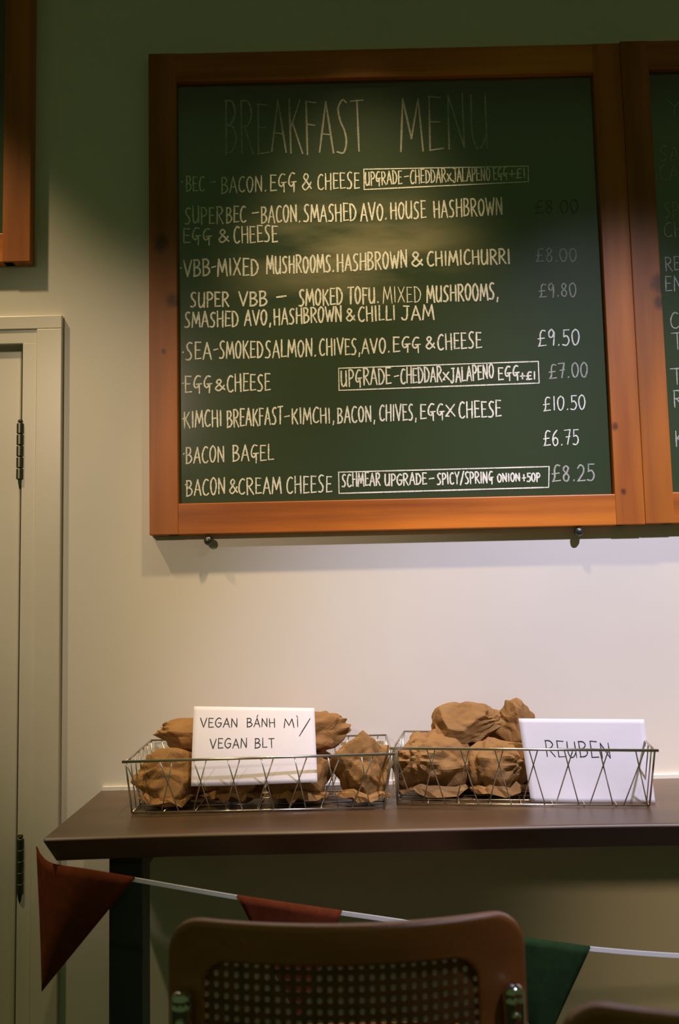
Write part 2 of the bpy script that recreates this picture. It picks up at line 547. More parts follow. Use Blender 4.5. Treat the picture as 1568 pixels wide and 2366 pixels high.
RT = random.Random(5)


def ribbon(bm, pts, wid, put):
    """a flat stroke of given width along 2-D points; put maps (u, v) to 3-D"""
    P = [Vector((p[0], p[1])) for p in pts]
    n = len(P)
    rows = []
    for i, p in enumerate(P):
        a = P[max(i - 1, 0)]
        c = P[min(i + 1, n - 1)]
        t = (c - a)
        t = t.normalized() if t.length > 1e-9 else Vector((1, 0))
        nn = Vector((-t.y, t.x))
        ww = wid * 0.5 * (0.85 + 0.3 * RT.random())
        if i in (0, n - 1):
            p = p + t * (wid * .35 if i else -wid * .35)
            ww *= 0.8
        rows.append((bm.verts.new(put(p + nn * ww)), bm.verts.new(put(p - nn * ww))))
    for (a, b_), (c, d) in zip(rows, rows[1:]):
        bm.faces.new((a, b_, d, c))


def densify(pts, step):
    out = [Vector(pts[0])]
    for a, c in zip(pts, pts[1:]):
        a, c = Vector(a), Vector(c)
        k = max(1, int((c - a).length / step))
        for i in range(1, k + 1):
            out.append(a.lerp(c, i / k))
    return out


def word(bm, text, A, B, hgt, wid, put, jit=0.03):
    """text from A to B (2-D, on the baseline), letters hgt tall"""
    A, B = Vector(A), Vector(B)
    ws = [G[c][0] if c != ' ' else .5 for c in text]
    gap = 0.24
    tot = sum(ws) + gap * (len(text) - 1)
    u = (B - A) / tot
    x = 0.0
    for c, wd in zip(text, ws):
        if c != ' ':
            jy = RT.uniform(-jit, jit) * hgt
            jh = hgt * (1 + RT.uniform(-jit, jit) * 1.6)
            sl = RT.uniform(-jit, jit)
            for st in G[c][1]:
                curve = st[0] == 'c'
                pts = st[1:] if curve else st
                q = []
                for (gx_, gy) in pts:
                    p = A + u * (x + gx_ * wd + sl * gy)
                    q.append((p.x + RT.uniform(-.02, .02) * hgt * .5, p.y + gy * jh + jy))
                if curve:
                    q = [(p.x, p.y) for p in smooth_path([(a, c2, 0) for a, c2 in q], 4)]
                else:
                    # corners of straight strokes drawn one after another
                    for a, c2 in zip(q, q[1:]):
                        ribbon(bm, densify((a, c2), hgt * .3), wid, put)
                    continue
                ribbon(bm, q, wid, put)
        x += wd + gap


TY = PY - 0.0004


def put_board(p):
    return Vector((p.x, TY - RT.random() * 0.0002, p.y))


def bpx(px, py):
    p = at(px, py, Y=TY)
    return (p.x, p.z)


def chalk_line(root, name, words, m, label, wid=0.0034, outline=None):
    bm = bmesh.new()
    for wd in words:
        t, x0, x1, y0, y1, h = wd[:6]
        a, c = bpx(x0, y0), bpx(x1, y1)
        hh = bpx(x0, y0 - h)[1] - a[1]
        word(bm, t, a, c, hh, wd[6] if len(wd) > 6 else wid, put_board)
    if outline:
        q = [bpx(*p) for p in outline]
        for a, c in zip(q, q[1:]):
            ribbon(bm, densify((a, c), .03), 0.0026, put_board)
    o = obj(name, bm, m, recalc=False)
    child_of(o, root)
    part_label(o, label)


T = chalk_line
T(main, 'chalk_heading', [('BREAKFAST', 520, 842, 355, 349, 120)], FAINT, 'tall chalk word BREAKFAST', 0.0040)
T(main, 'chalk_heading', [('MENU', 926, 1130, 350, 345, 121)], FAINT, 'tall chalk word MENU', 0.0040)
T(main, 'chalk_item', [('·', 418, 424, 434, 434, 28), ('BEC', 430, 472, 442, 441, 34), ('-', 485, 498, 436, 436, 34), ('BACON.', 512, 616, 446, 441, 36), ('EGG', 624, 684, 440, 438, 38),
                       ('&', 697, 719, 438, 437, 36), ('CHEESE', 734, 830, 438, 434, 36)], CHALK, 'chalk line reading BEC - BACON. EGG & CHEESE', 0.0030)
T(main, 'chalk_upgrade_note', [('UPGRADE', 844, 928, 428, 424, 30), ('-', 934, 944, 422, 422, 28), ('CHEDDAR', 948, 1030, 424, 420, 30), ('x', 1033, 1043, 420, 420, 24),
                       ('JALAPENO', 1046, 1132, 420, 416, 30), ('EGG', 1140, 1172, 415, 413, 26), ('+£1', 1176, 1214, 412, 410, 22)], CHALK, 'boxed chalk note UPGRADE - CHEDDAR x JALAPENO EGG +£1, upper one', 0.0028,
  outline=[(1220, 384), (840, 391), (841, 438), (1220, 420), (1220, 384)])
T(main, 'chalk_item', [('SUPER', 427, 515, 517, 515, 38), ('BEC', 523, 568, 514, 513, 36), ('-', 582, 598, 508, 508, 34), ('BACON.', 604, 694, 515, 512, 38), ('SMASHED', 702, 822, 512, 509, 38),
                       ('AVO.', 833, 894, 510, 507, 38), ('HOUSE', 902, 984, 506, 503, 38), ('HASHBROWN', 1002, 1160, 502, 495, 38)], CHALK, 'chalk line reading SUPER BEC - BACON. SMASHED AVO. HOUSE HASHBROWN')
T(main, 'chalk_item', [('EGG', 423, 488, 562, 561, 34), ('&', 504, 528, 559, 558, 30), ('CHEESE', 540, 641, 562, 558, 36)], CHALK, 'chalk line reading EGG & CHEESE under the super BEC')
T(main, 'chalk_price', [('£8.00', 1236, 1336, 492, 490, 28)], DIMMED, 'faint chalk price £8.00, beside the super BEC', 0.0026)
T(main, 'chalk_item', [('·', 416, 420, 636, 636, 34), ('VBB', 424, 485, 638, 637, 36), ('-', 489, 499, 634, 634, 36), ('MIXED', 503, 596, 637, 635, 38), ('MUSHROOMS.', 616, 772, 632, 627, 38),
                       ('HASHBROWN', 779, 940, 627, 618, 38), ('&', 950, 976, 615, 614, 32), ('CHIMICHURRI', 987, 1178, 614, 608, 32)], CHALK, 'chalk line reading VBB-MIXED MUSHROOMS. HASHBROWN & CHIMICHURRI', 0.0038)
T(main, 'chalk_price', [('£8.00', 1238, 1332, 605, 603, 30)], FAINT, 'faint chalk price £8.00, beside the VBB', 0.0026)
T(main, 'chalk_item', [('SUPER', 440, 528, 709, 708, 33), ('VBB', 552, 617, 707, 706, 32), ('-', 638, 662, 702, 701, 32)], CHALK, 'chalk words SUPER VBB -', 0.0038)
T(main, 'chalk_item', [('SMOKED', 691, 791, 706, 702, 36), ('TOFU.', 804, 875, 701, 699, 36),
                       ('MIXED', 885, 972, 699, 697, 36, .0022), ('MUSHROOMS,', 986, 1152, 697, 691, 37)], CHALK, 'chalk words SMOKED TOFU. MIXED MUSHROOMS,', 0.0038)
T(main, 'chalk_item', [('SMASHED', 427, 550, 756, 753, 34), ('AVO,', 565, 627, 752, 749, 34), ('HASHBROWN', 633, 789, 750, 742, 35), ('&', 799, 820, 741, 741, 28), ('CHILLI', 828, 913, 743, 739, 33),
                       ('JAM', 928, 1002, 739, 737, 32)], CHALK, 'chalk line reading SMASHED AVO, HASHBROWN & CHILLI JAM', 0.0036)
T(main, 'chalk_price', [('£9.80', 1246, 1331, 686, 684, 30)], FAINT, 'faint chalk price £9.80', 0.0028)
T(main, 'chalk_item', [('·', 421, 425, 830, 830, 36), ('SEA', 429, 488, 831, 829, 38), ('-', 494, 504, 826, 826, 36), ('SMOKED', 507, 607, 827, 825, 38), ('SALMON.', 613, 731, 826, 822, 38),
                       ('CHIVES,', 738, 833, 820, 818, 37), ('AVO.', 836, 901, 817, 814, 34), ('EGG', 908, 971, 812, 810, 33), ('&', 983, 1004, 806, 805, 28), ('CHEESE', 1011, 1112, 808, 803, 36)],
  CHALK, 'chalk line reading SEA-SMOKED SALMON. CHIVES, AVO. EGG & CHEESE', 0.0034)
T(main, 'chalk_price', [('£9.50', 1243, 1338, 799, 795, 36)], CHALK, 'chalk price £9.50', 0.0029)
T(main, 'chalk_item', [('·', 421, 425, 904, 904, 36), ('EGG', 427, 489, 906, 904, 36), ('&', 496, 519, 902, 901, 26), ('CHEESE', 525, 624, 905, 901, 38)], CHALK, 'chalk line reading EGG & CHEESE, on its own', 0.0033)
T(main, 'chalk_upgrade_note', [('UPGRADE', 788, 903, 892, 887, 37), ('-', 911, 921, 886, 886, 36), ('CHEDDAR', 926, 1020, 886, 881, 34), ('x', 1023, 1038, 880, 880, 26), ('JALAPENO', 1041, 1140, 884, 872, 32),
                       ('EGG', 1151, 1199, 877, 875, 29), ('+£1', 1201, 1237, 877, 876, 17)], CHALK, 'boxed chalk note UPGRADE - CHEDDAR x JALAPENO EGG +£1, lower one', 0.0033,
  outline=[(782, 851), (1243, 835), (1245, 885), (783, 902), (782, 851)])
T(main, 'chalk_price', [('£7.00', 1269, 1357, 874, 870, 32)], FAINT, 'thin chalk price £7.00', 0.0030)
T(main, 'chalk_item', [('·', 421, 425, 986, 986, 36), ('KIMCHI', 425, 512, 988, 984, 36), ('BREAKFAST', 525, 653, 986, 979, 38), ('-', 657, 669, 978, 978, 36), ('KIMCHI,', 674, 773, 978, 976, 34),
                       ('BACON,', 780, 867, 977, 973, 35), ('CHIVES,', 877, 963, 973, 969, 36), ('EGG', 971, 1026, 968, 967, 34), ('x', 1030, 1052, 966, 966, 40), ('CHEESE', 1060, 1157, 966, 962, 36)],
  CHALK, 'chalk line reading KIMCHI BREAKFAST-KIMCHI, BACON, CHIVES, EGG x CHEESE', 0.0033)
T(main, 'chalk_price', [('£10.50', 1256, 1352, 949, 944, 31)], CHALK, 'chalk price £10.50', 0.0026)
T(main, 'chalk_item', [('·', 423, 427, 1066, 1066, 36), ('BACON', 430, 518, 1070, 1066, 36), ('BAGEL', 538, 632, 1066, 1063, 36)], CHALK, 'chalk line reading BACON BAGEL', 0.0031)
T(main, 'chalk_price', [('£6.75', 1256, 1337, 1030, 1026, 34)], CHALK, 'chalk price £6.75', 0.0026)
T(main, 'chalk_item', [('·', 427, 431, 1138, 1138, 36), ('BACON', 431, 520, 1146, 1141, 37), ('&', 529, 548, 1140, 1139, 32), ('CREAM', 551, 649, 1142, 1139, 36), ('CHEESE', 662, 766, 1140, 1136, 37)],
  CHALK, 'chalk line reading BACON & CREAM CHEESE', 0.0031)
T(main, 'chalk_upgrade_note', [('SCHMEAR', 790, 878, 1124, 1121, 29), ('UPgRADE', 889, 985, 1122, 1118, 26), ('-', 991, 1003, 1118, 1118, 28), ('SPICY/SPRING', 1010, 1139, 1119, 1115, 26),
                       ('ONION', 1149, 1201, 1113, 1111, 18), ('+50P', 1206, 1247, 1113, 1111, 18)], CHALK, 'boxed chalk note SCHMEAR UPGRADE - SPICY/SPRING ONION +50P', 0.0031,
  outline=[(1268, 1078), (782, 1091), (783, 1140), (1267, 1126), (1268, 1078)])
T(main, 'chalk_price', [('£8.25', 1276, 1373, 1113, 1109, 36)], FAINT, 'thin chalk price £8.25', 0.0032)
for (t, x0, x1, y, h) in (('Y', 1541, 1575, 264, 36), ('SA', 1524, 1568, 372, 34), ('CA', 1523, 1566, 418, 36), ('SP', 1534, 1568, 502, 34), ('CH', 1534, 1578, 548, 34), ('RE', 1537, 1570, 625, 30),
                          ('EN', 1537, 1575, 673, 34), ('C', 1549, 1568, 758, 36), ('T', 1552, 1578, 806, 36), ('T', 1550, 1578, 888, 36), ('R', 1556, 1578, 940, 38), ('K', 1560, 1580, 1030, 36)):
    chalk_line(right_b, 'chalk_item', [(t, x0, x1, y, y - 1, h)], FAINT, 'start of a chalk line reading ' + t, 0.0026)

# ------------------------------------------------------------------ side table
TX0, TX1, TYF = at(95, 1940, Z=-0.375).x, 1.45, -0.342
TT = 0.043
tb = thing('side_table', ((TX0 + TX1) / 2, -0.17, 0), 'dark wooden narrow table against the wall, holding the wire baskets', 'table')
bm = bmesh.new()
prof = []
NS = 40
for i in range(NS + 1):
    u = i / NS
    x = TX0 + (TX1 - TX0) * u
    fy = TYF + 0.010 * math.sin(min(1, u * 1.6) * math.pi) * (1 if u < .625 else 0) + 0.0025 * math.sin(u * 17)
    inset = 0.013 if i == 0 else 0.0
    prof.append([bm.verts.new(p) for p in ((x + inset, fy + 0.028, ZT - TT), (x, fy, ZT - 0.004), (x + .001, fy + 0.004, ZT), (x, -0.001, ZT), (x + inset, -0.001, ZT - TT))])
for A, B in zip(prof, prof[1:]):
    for k in range(5):
        bm.faces.new((A[k], A[(k + 1) % 5], B[(k + 1) % 5], B[k]))
bm.faces.new(prof[0])
bm.faces.new(prof[-1][::-1])
child_of(obj('tabletop', bm, TABLE, bevel=0.002), tb)
lxa, lxb = at(255, 2150, Y=-0.28).x, at(333, 2150, Y=-0.28).x
for (a, c) in ((lxa, lxb), (1.25, 1.25 + lxb - lxa)):
    child_of(part_label(obj('leg', boxes((a, c, -0.29, -0.235, 0.02, ZT - TT), (a, c, -0.235, -0.02, ZT - TT - .03, ZT - TT), (a, c, -0.33, -0.02, 0, 0.03)), BLACKM, bevel=0.002),
                        'black metal post leg with a foot bar'), tb)

# ------------------------------------------------------------------ wire baskets
def basket(label, rim, bot, fa, fb, group):
    """rim, bot: corners front-left, front-right, rear-right, rear-left; fa, fb: lean of the crossing front wires"""
    c = (rim[0] + rim[1] + rim[2] + rim[3]) / 4
    root = thing('wire_basket', (c.x, c.y, ZT), label, 'basket', group)
    bm = bmesh.new()
    tube(bm, [rim[3], rim[0]], 0.0019)
    tube(bm, [rim[0] - (rim[1] - rim[0]).normalized() * .006, rim[1] + (rim[1] - rim[0]).normalized() * .006], 0.0024, 10)
    tube(bm, [rim[1], rim[2]], 0.0019)
    tube(bm, [rim[2], rim[3]], 0.0019)
    child_of(obj('rim', bm, STEEL, smooth=True), root)
    bm = bmesh.new()
    for k in range(4):
        tube(bm, [bot[k], bot[(k + 1) % 4]], 0.0016)
    for k in range(1, 8):
        tube(bm, [bot[0].lerp(bot[1], k / 8), bot[3].lerp(bot[2], k / 8)], 0.0011, 6)
    for k in range(1, 4):
        tube(bm, [bot[0].lerp(bot[3], k / 4), bot[1].lerp(bot[2], k / 4)], 0.0011, 6)
    child_of(obj('basket_floor', bm, STEEL, smooth=True), root)
    for k in range(4):
        bm = bmesh.new()
        tube(bm, [rim[k], bot[k]], 0.0017)
        child_of(obj('corner_post', bm, STEEL, smooth=True), root)

    def lattice(r0, r1, b0, b1, a, b_, off0, n):
        bm = bmesh.new()
        Lr = (r1 - r0).length
        for k in range(-1, n + 1):
            for s in (0, 1):
                t0 = (k * 0.0575 + off0 + (a if s else 0)) / Lr
                t1 = t0 + (-b_ if s else b_) / Lr
                if min(t0, t1) < 0.0 or max(t0, t1) > 1.0:
                    continue
                p, q = r0.lerp(r1, t0), b0.lerp(b1, t1)
                if s:
                    p = p + Vector((0, 0.0018, 0))
                    q = q + Vector((0, 0.0018, 0))
                tube(bm, [p, q], 0.00115, 6)
        return bm
    n = 8
    child_of(obj('front_lattice', lattice(rim[0], rim[1], bot[0], bot[1], fa, fb, 0.0, n), STEEL, smooth=True), root)
    child_of(obj('rear_lattice', lattice(rim[3], rim[2], bot[3], bot[2], fa, fb, 0.02, n), STEEL, smooth=True), root)
    for (i, j) in ((0, 3), (1, 2)):
        bm = bmesh.new()
        for k in range(1, 6):
            tube(bm, [rim[i].lerp(rim[j], k / 6), bot[i].lerp(bot[j], k / 6)], 0.0013, 6)
        child_of(obj('side_wires', bm, STEEL, smooth=True), root)
    return root


z1 = -0.375 + 0.096
zb = ZT + 0.003
R1 = [at(290, 1760, Z=z1), at(905, 1742, Z=z1), Vector((0.080, -0.012, H + z1)), Vector((-0.380, -0.014, H + z1))]
B1 = [at(305, 1878, Z=-.372), Vector((at(888, 1868, Z=-.372).x, at(305, 1878, Z=-.372).y, zb)), Vector((0.070, -0.022, zb)), Vector((-0.372, -0.022, zb))]
basket('steel wire basket on the left holding the sign for vegan rolls', R1, B1, 0.022, 0.027, 'wire baskets on the side table')
z2 = -0.375 + 0.105
fl, fr = at(908, 1729, Z=z2), at(1512, 1734, Z=z2)
dirx = (fr - fl).normalized()
back = Vector((-dirx.y, dirx.x, 0))
R2 = [fl, fr, fr + back * 0.185, fl + back * 0.185]
bfl, bfr = at(918, 1857, Z=-.372), at(1500, 1861, Z=-.372)
dirb = (bfr - bfl).normalized()
B2 = [bfl, bfr, bfr + Vector((-dirb.y, dirb.x, 0)) * 0.135, bfl + Vector((-dirb.y, dirb.x, 0)) * 0.135]
basket('steel wire basket on the right holding the sign reading reuben', R2, B2, 0.015, 0.027, 'wire baskets on the side table')


# ------------------------------------------------------------------ paper signs
def sign(name, corners, bow, label, texts, curl=0.0):
    """corners TL, TR, BR, BL in world space; texts on its face; one sheet of paper with its own thickness"""
    TL, TR, BR, BL = corners
    nrm = (TR - TL).cross(BL - TL).normalized()
    if nrm.y > 0:
        nrm = -nrm

    def pt(u, v):
        p = TL.lerp(TR, u).lerp(BL.lerp(BR, u), v)
        b_ = bow * math.sin(v * math.pi) + curl * max(0, v - .6) ** 2 * (0.5 + math.sin(u * 5.0))
        return p + nrm * b_
    root_loc = (TL + TR + BR + BL) / 4
    bm = bmesh.new()
    nu, nv = 24, 18
    g = [[bm.verts.new(pt(i / nu, j / nv)) for i in range(nu + 1)] for j in range(nv + 1)]
    for j in range(nv):
        for i in range(nu):
            bm.faces.new((g[j][i], g[j + 1][i], g[j + 1][i + 1], g[j][i + 1]))
    o = obj(name, bm, PAPER, smooth=True, recalc=False)
    s = o.modifiers.new('sheet', 'SOLIDIFY')
    s.thickness = 0.0004
    s.offset = 0
    o.data.transform(Matrix.Translation(-root_loc))
    o.location = root_loc
    tag(o, label, 'sign', 'handwritten paper signs in the baskets')
    for (t, label2, words) in texts:
        bm = bmesh.new()
        Wd, Hd = (TR - TL).length, (BL - TL).length

        def put(p):
            return pt(p.x / Wd, -p.y / Hd) + nrm * (0.0006 + RT.random() * .0001)
        for (tx, u0, v0, u1, v1, hgt) in words:
            word(bm, tx, (u0 * Wd, -v0 * Hd), (u1 * Wd, -v1 * Hd), hgt * Hd, 0.0017, put, jit=0.03)
        c = obj('handwriting', bm, INK, recalc=False)
        c.data.transform(Matrix.Translation(-root_loc))
        c.parent = o
        part_label(c, label2)
    return o


c1 = [at(448, 1632, Y=-0.150), at(726, 1636, Y=-0.150), at(733, 1808, Y=-0.208), at(441, 1816, Y=-0.212)]


def uv1(x, y):
    return ((x - 447) / 280, (y - 1634) / 180)


def w1(t, x0, x1, yb, h):
    a, c = uv1(x0, yb), uv1(x1, yb - (x1 - x0) * .01)
    return (t, a[0], a[1], c[0], c[1], h / 180)


sign('paper_sign', c1, 0.003, 'white paper sign lettered VEGAN BÁNH MÌ / VEGAN BLT in the left basket',
     [('a', 'black handwriting VEGAN BÁNH MÌ /', [w1('VEgAN', 464, 549, 1684, 21), w1('BÁNH', 571, 635, 1683, 21), w1('MÌ', 656, 690, 1683, 21), w1('/', 690, 717, 1700, 38)]),
      ('b', 'black handwriting VEGAN BLT', [w1('VEgAN', 487, 571, 1733, 22), w1('BLT', 589, 633, 1732, 22)])], curl=-0.02)
yb2 = [bfl.y + (bfr.y - bfl.y) * .5, bfr.y]
c2 = [at(1197, 1660, Y=-0.150), at(1487, 1662, Y=-0.185), at(1514, 1857, Y=-0.205), at(1226, 1853, Y=-0.175)]


def uv2(x, y):
    v = (y - 1660) / 195
    return ((x - 1197 - 29 * v) / 289, v)


def w2(t, x0, x1, y0, y1, h):
    a, c = uv2(x0, y0), uv2(x1, y1)
    return (t, a[0], a[1], c[0], c[1], h / 195)


sign('paper_sign', c2, 0.002, 'white paper sign lettered REUBEN in the right basket',
     [('a', 'black handwriting REUBEN', [w2('REUBEN', 1263, 1413, 1748, 1752, 36)])], curl=0.02)


# ------------------------------------------------------------------ kraft paper parcels
def parcel_mesh(seed, rx, ry, rz, tuck):
    """a round roll in crumpled paper: flat facets, sharp straight folds and one tucked, gathered end"""
    rnd = random.Random(seed)
    bm = bmesh.new()
    bmesh.ops.create_icosphere(bm, subdivisions=5, radius=1.0)

    def rdir(zs=1.0):
        return Vector((rnd.gauss(0, 1), rnd.gauss(0, 1), rnd.gauss(0, 1) * zs)).normalized()
    planes = [(rdir(.8), rnd.uniform(0.70, 0.93)) for _ in range(17)]
    folds = []
    for _ in range(11):
        folds.append((rdir(), rnd.uniform(-.5, .5), rnd.uniform(.10, .30), rnd.choice((-1, 1, 1)) * rnd.uniform(.05, .12), rdir(), rnd.uniform(-.3, .5)))
    off = Vector((rnd.uniform(-50, 50), rnd.uniform(-50, 50), rnd.uniform(-50, 50)))
    fold = Vector((math.cos(tuck), math.sin(tuck), 0.25)).normalized()
    s1 = fold.cross(Vector((0, 0, 1))).normalized()
    s2 = fold.cross(s1)
    for v in bm.verts:
        d = v.co.normalized()
        k = 1.0
        for n_, o_ in planes:
            c = n_.dot(d)
            if c > 1e-3:
                k = min(k, o_ / c)
        for n_, o_, w_, a_, m_, t_ in folds:
            e = 1 - abs(n_.dot(d) - o_) / w_
            if e > 0:
                k += a_ * e * max(0, min(1, (m_.dot(d) - t_) * 3))
        q = d * 1.7 + off
        k *= 1.0 + abs(noise.noise(q)) * 0.16 + abs(noise.noise(q * 3.1)) * 0.02
        a = max(0, fold.dot(d))
        if a > .5:                                # pleats running into the gathered end
            ang = math.atan2(d.dot(s1), d.dot(s2))
            saw = abs(((ang * 9 / (2 * math.pi)) % 1) - .5) * 2
            k *= 1 + 0.22 * (a - .5) ** 2 * 4 * (0.55 + .9 * saw)
        p = d * k
        if p.z < -0.80:
            p.z = -0.80 - (p.z + .80) * -.1
        v.co = Vector((p.x * rx, p.y * ry, p.z * rz))
    zmin = min(v.co.z for v in bm.verts)
    for v in bm.verts:
        v.co.z -= zmin
    bmesh.ops.dissolve_limit(bm, angle_limit=math.radians(5), verts=bm.verts, edges=bm.edges)
    bmesh.ops.triangulate(bm, faces=bm.faces)
    return bm


def flap_mesh(seed, rx, ry, z, a0, a1):
    """the free edge of the wrapper, folded under and standing a little off the body"""
    rnd = random.Random(seed)
    bm = bmesh.new()
    n = 11
    rows = []
    for i in range(n + 1):
        a = a0 + (a1 - a0) * (i + rnd.uniform(-.25, .25)) / n
        e = math.sin(math.pi * i / n)
        r0 = rnd.uniform(.86, .92)
        p0 = Vector((math.cos(a) * rx * r0, math.sin(a) * ry * r0, z + rnd.uniform(.0, .016) * e))
        w_ = rnd.uniform(.006, .018) * (0.3 + e)
        out = Vector((math.cos(a), math.sin(a), 0))
        p1 = p0 + out * rnd.uniform(.003, .008) + Vector((0, 0, -w_ * .4))
        p2 = p0 + out * rnd.uniform(.004, .012) + Vector((0, 0, -w_))
        p2.z = max(p2.z, 0.001)
        rows.append([bm.verts.new(p) for p in (p0, p1, p2)])
    for A, B in zip(rows, rows[1:]):
        bm.faces.new((A[0], A[1], B[1], B[0]))
        bm.faces.new((A[1], A[2], B[2], B[1]))
    return bm


def parcel(pos, rx, ry, rz, seed, tuck, label, rot=(0, 0, 0), flap=True):
    o = obj('wrapped_bagel', parcel_mesh(seed, rx, ry, rz, tuck), KRAFT)
    o.location = pos
    o.rotation_euler = rot
    tag(o, label, 'wrapped bagel', 'bagels wrapped in brown paper')
    if flap:
        f = obj('folded_flap', flap_mesh(seed + 9, rx, ry, 0.016, math.radians(-165), math.radians(-20)), KRAFT, parent=o)
        s = f.modifiers.new('sheet', 'SOLIDIFY')
        s.thickness = 0.0006
    return o


zl = ZT + 0.0045
Yf = -0.135


def pz(px, y, z=0.0):
    p = at(px, 1800, Y=y)
    return (p.x, y, zl + z)


parcel(pz(392, Yf), 0.055, 0.052, 0.052, 11, 2.6, 'crumpled brown paper bagel parcel at the front left corner of the left basket')
parcel(pz(540, Yf + .004), 0.058, 0.050, 0.047, 12, -1.2, 'brown paper bagel parcel below the left half of the vegan sign')
parcel(pz(690, Yf + .002), 0.060, 0.052, 0.050, 13, 4.0, 'brown paper bagel parcel below the right half of the vegan sign')
parcel(pz(836, Yf - .008), 0.052, 0.048, 0.068, 14, 0.9, 'tall brown paper bagel parcel at the right end of the left basket')
parcel(pz(452, -.062), 0.062, 0.040, 0.046, 15, 1.2, 'brown paper bagel parcel at the bottom behind the left edge of the vegan sign', flap=False)
parcel(pz(700, -.062), 0.064, 0.040, 0.046, 16, 1.8, 'brown paper bagel parcel at the bottom behind the right edge of the vegan sign', flap=False)
parcel(pz(462, -.066, .074), 0.068, 0.042, 0.037, 17, 2.9, 'brown paper bagel parcel showing left of the vegan sign, topmost', rot=(0, .06, .1), flap=False)
parcel(pz(704, -.066, .074), 0.070, 0.042, 0.041, 18, 0.3, 'brown paper bagel parcel showing right of the vegan sign, topmost', rot=(0, -.05, -.1), flap=False)
# right basket
parcel(pz(1000, -.098), 0.074, 0.050, 0.061, 21, -2.0, 'broad brown paper bagel parcel at the front left of the right basket')
parcel(pz(1148, -.112), 0.058, 0.050, 0.056, 22, -1.0, 'brown paper bagel parcel in the right basket touching the reuben sign')
parcel(pz(1090, -.040), 0.070, 0.028, 0.052, 23, 1.4, 'brown paper bagel parcel at the rear bottom of the right basket', flap=False)
parcel(pz(1066, -.075, .088), 0.064, 0.046, 0.039, 24, -0.35, 'large brown paper bagel parcel on top of the pile in the right basket', rot=(0, .05, .15), flap=False)
parcel(pz(1208, -.060, .072), 0.040, 0.036, 0.050, 25, 2.7, 'dark brown paper bagel parcel peeking out behind the left edge of the reuben sign', rot=(.1, -.3, .2), flap=False)
parcel(pz(1245, -.075), 0.050, 0.036, 0.044, 26, 0.7, 'brown paper bagel parcel at the bottom behind the reuben sign', flap=False)

# ------------------------------------------------------------------ bunting under the table edge
BY = -0.352
pts = [at(85, 1954, Y=-.300), at(100, 1986, Y=-.312), at(128, 2002, Y=-.330), at(200, 2014, Y=BY), at(320, 2034, Y=BY), at(515, 2068, Y=BY), at(680, 2094, Y=BY), at(870, 2121, Y=BY), at(1040, 2146, Y=BY), at(1212, 2172, Y=BY),
       at(1362, 2192, Y=BY), at(1568, 2208, Y=BY), at(1760, 2212, Y=BY), at(2100, 2190, Y=BY)]
path = smooth_path(pts, 8)
bt = thing('bunting', (0, BY, ZT - .05), 'string of red and green felt pennants hanging along the table front', 'bunting')
bm = bmesh.new()
rows = []
for p in path:
    rows.append([bm.verts.new(p + Vector((0, dy, dz))) for dy, dz in ((-.0012, .0032), (.0012, .0032), (.0012, -.0032), (-.0012, -.0032))])
for A, B in zip(rows, rows[1:]):
    for k in range(4):
        bm.faces.new((A[k], A[(k + 1) % 4], B[(k + 1) % 4], B[k]))
bm.faces.new(rows[0][::-1])
bm.faces.new(rows[-1])
child_of(obj('tape', bm, STRING), bt)


def pennant(top, tip, m, label, wave=0.006):
    """top: points of the hem along the tape; tip: pixel of the point"""
    T_ = smooth_path([Vector(p) + Vector((0, -.003, .0036)) for p in top], 6)
    C = at(*tip, Y=BY + .012)
    bm = bmesh.new()
    n, nt_ = 14, len(T_) - 1
    rows = [[bm.verts.new(p + Vector((0, .0046, .0004))) for p in T_]]
    for j in range(n + 1):
        v = j / n
        rows.append([bm.verts.new(p.lerp(C, v) + Vector((0, wave * math.sin(i / nt_ * 6 + v * 2) * v * (1 - v) * 2, 0))) for i, p in enumerate(T_)])
    for j in range(n + 1):
        for i in range(nt_):
            bm.faces.new((rows[j][i], rows[j + 1][i], rows[j + 1][i + 1], rows[j][i + 1]))
    bmesh.ops.remove_doubles(bm, verts=bm.verts, dist=1e-5)
    o = obj('pennant', bm, m, smooth=True, recalc=False)
    s = o.modifiers.new('felt', 'SOLIDIFY')
    s.thickness = 0.0012
    child_of(part_label(o, label), bt)


B = lambda x, y: at(x, y, Y=BY)
pennant([at(85, 1960, Y=-.302), at(100, 1988, Y=-.314), at(128, 2003, Y=-.332), B(200, 2014), B(312, 2033)], (96, 2292), REDF, 'red pennant hanging at the left corner of the table')
pennant([B(548, 2074), B(680, 2094), B(790, 2110)], (690, 2360), REDF, 'red pennant mostly hidden behind the chair back')
pennant([B(1090, 2154), B(1212, 2172), B(1363, 2193)], (1258, 2425), GREENF, 'dark green pennant right of the chair')

# ------------------------------------------------------------------ cane chair
CYB = -0.68
cl, cr_ = at(391, 2230, Y=CYB), at(1212, 2230, Y=CYB)
CW = cr_.x - cl.x
ctop = at(1150, 2098, Y=CYB).z
chair = thing('cane_chair', ((cl.x + cr_.x) / 2, CYB, 0), 'cane backed chair with a brown bentwood frame pushed up to the table', 'chair', 'cane chairs')
BH = 0.34


def bulge(x):
    return -0.042 * (1 - (2 * x / CW) ** 2)


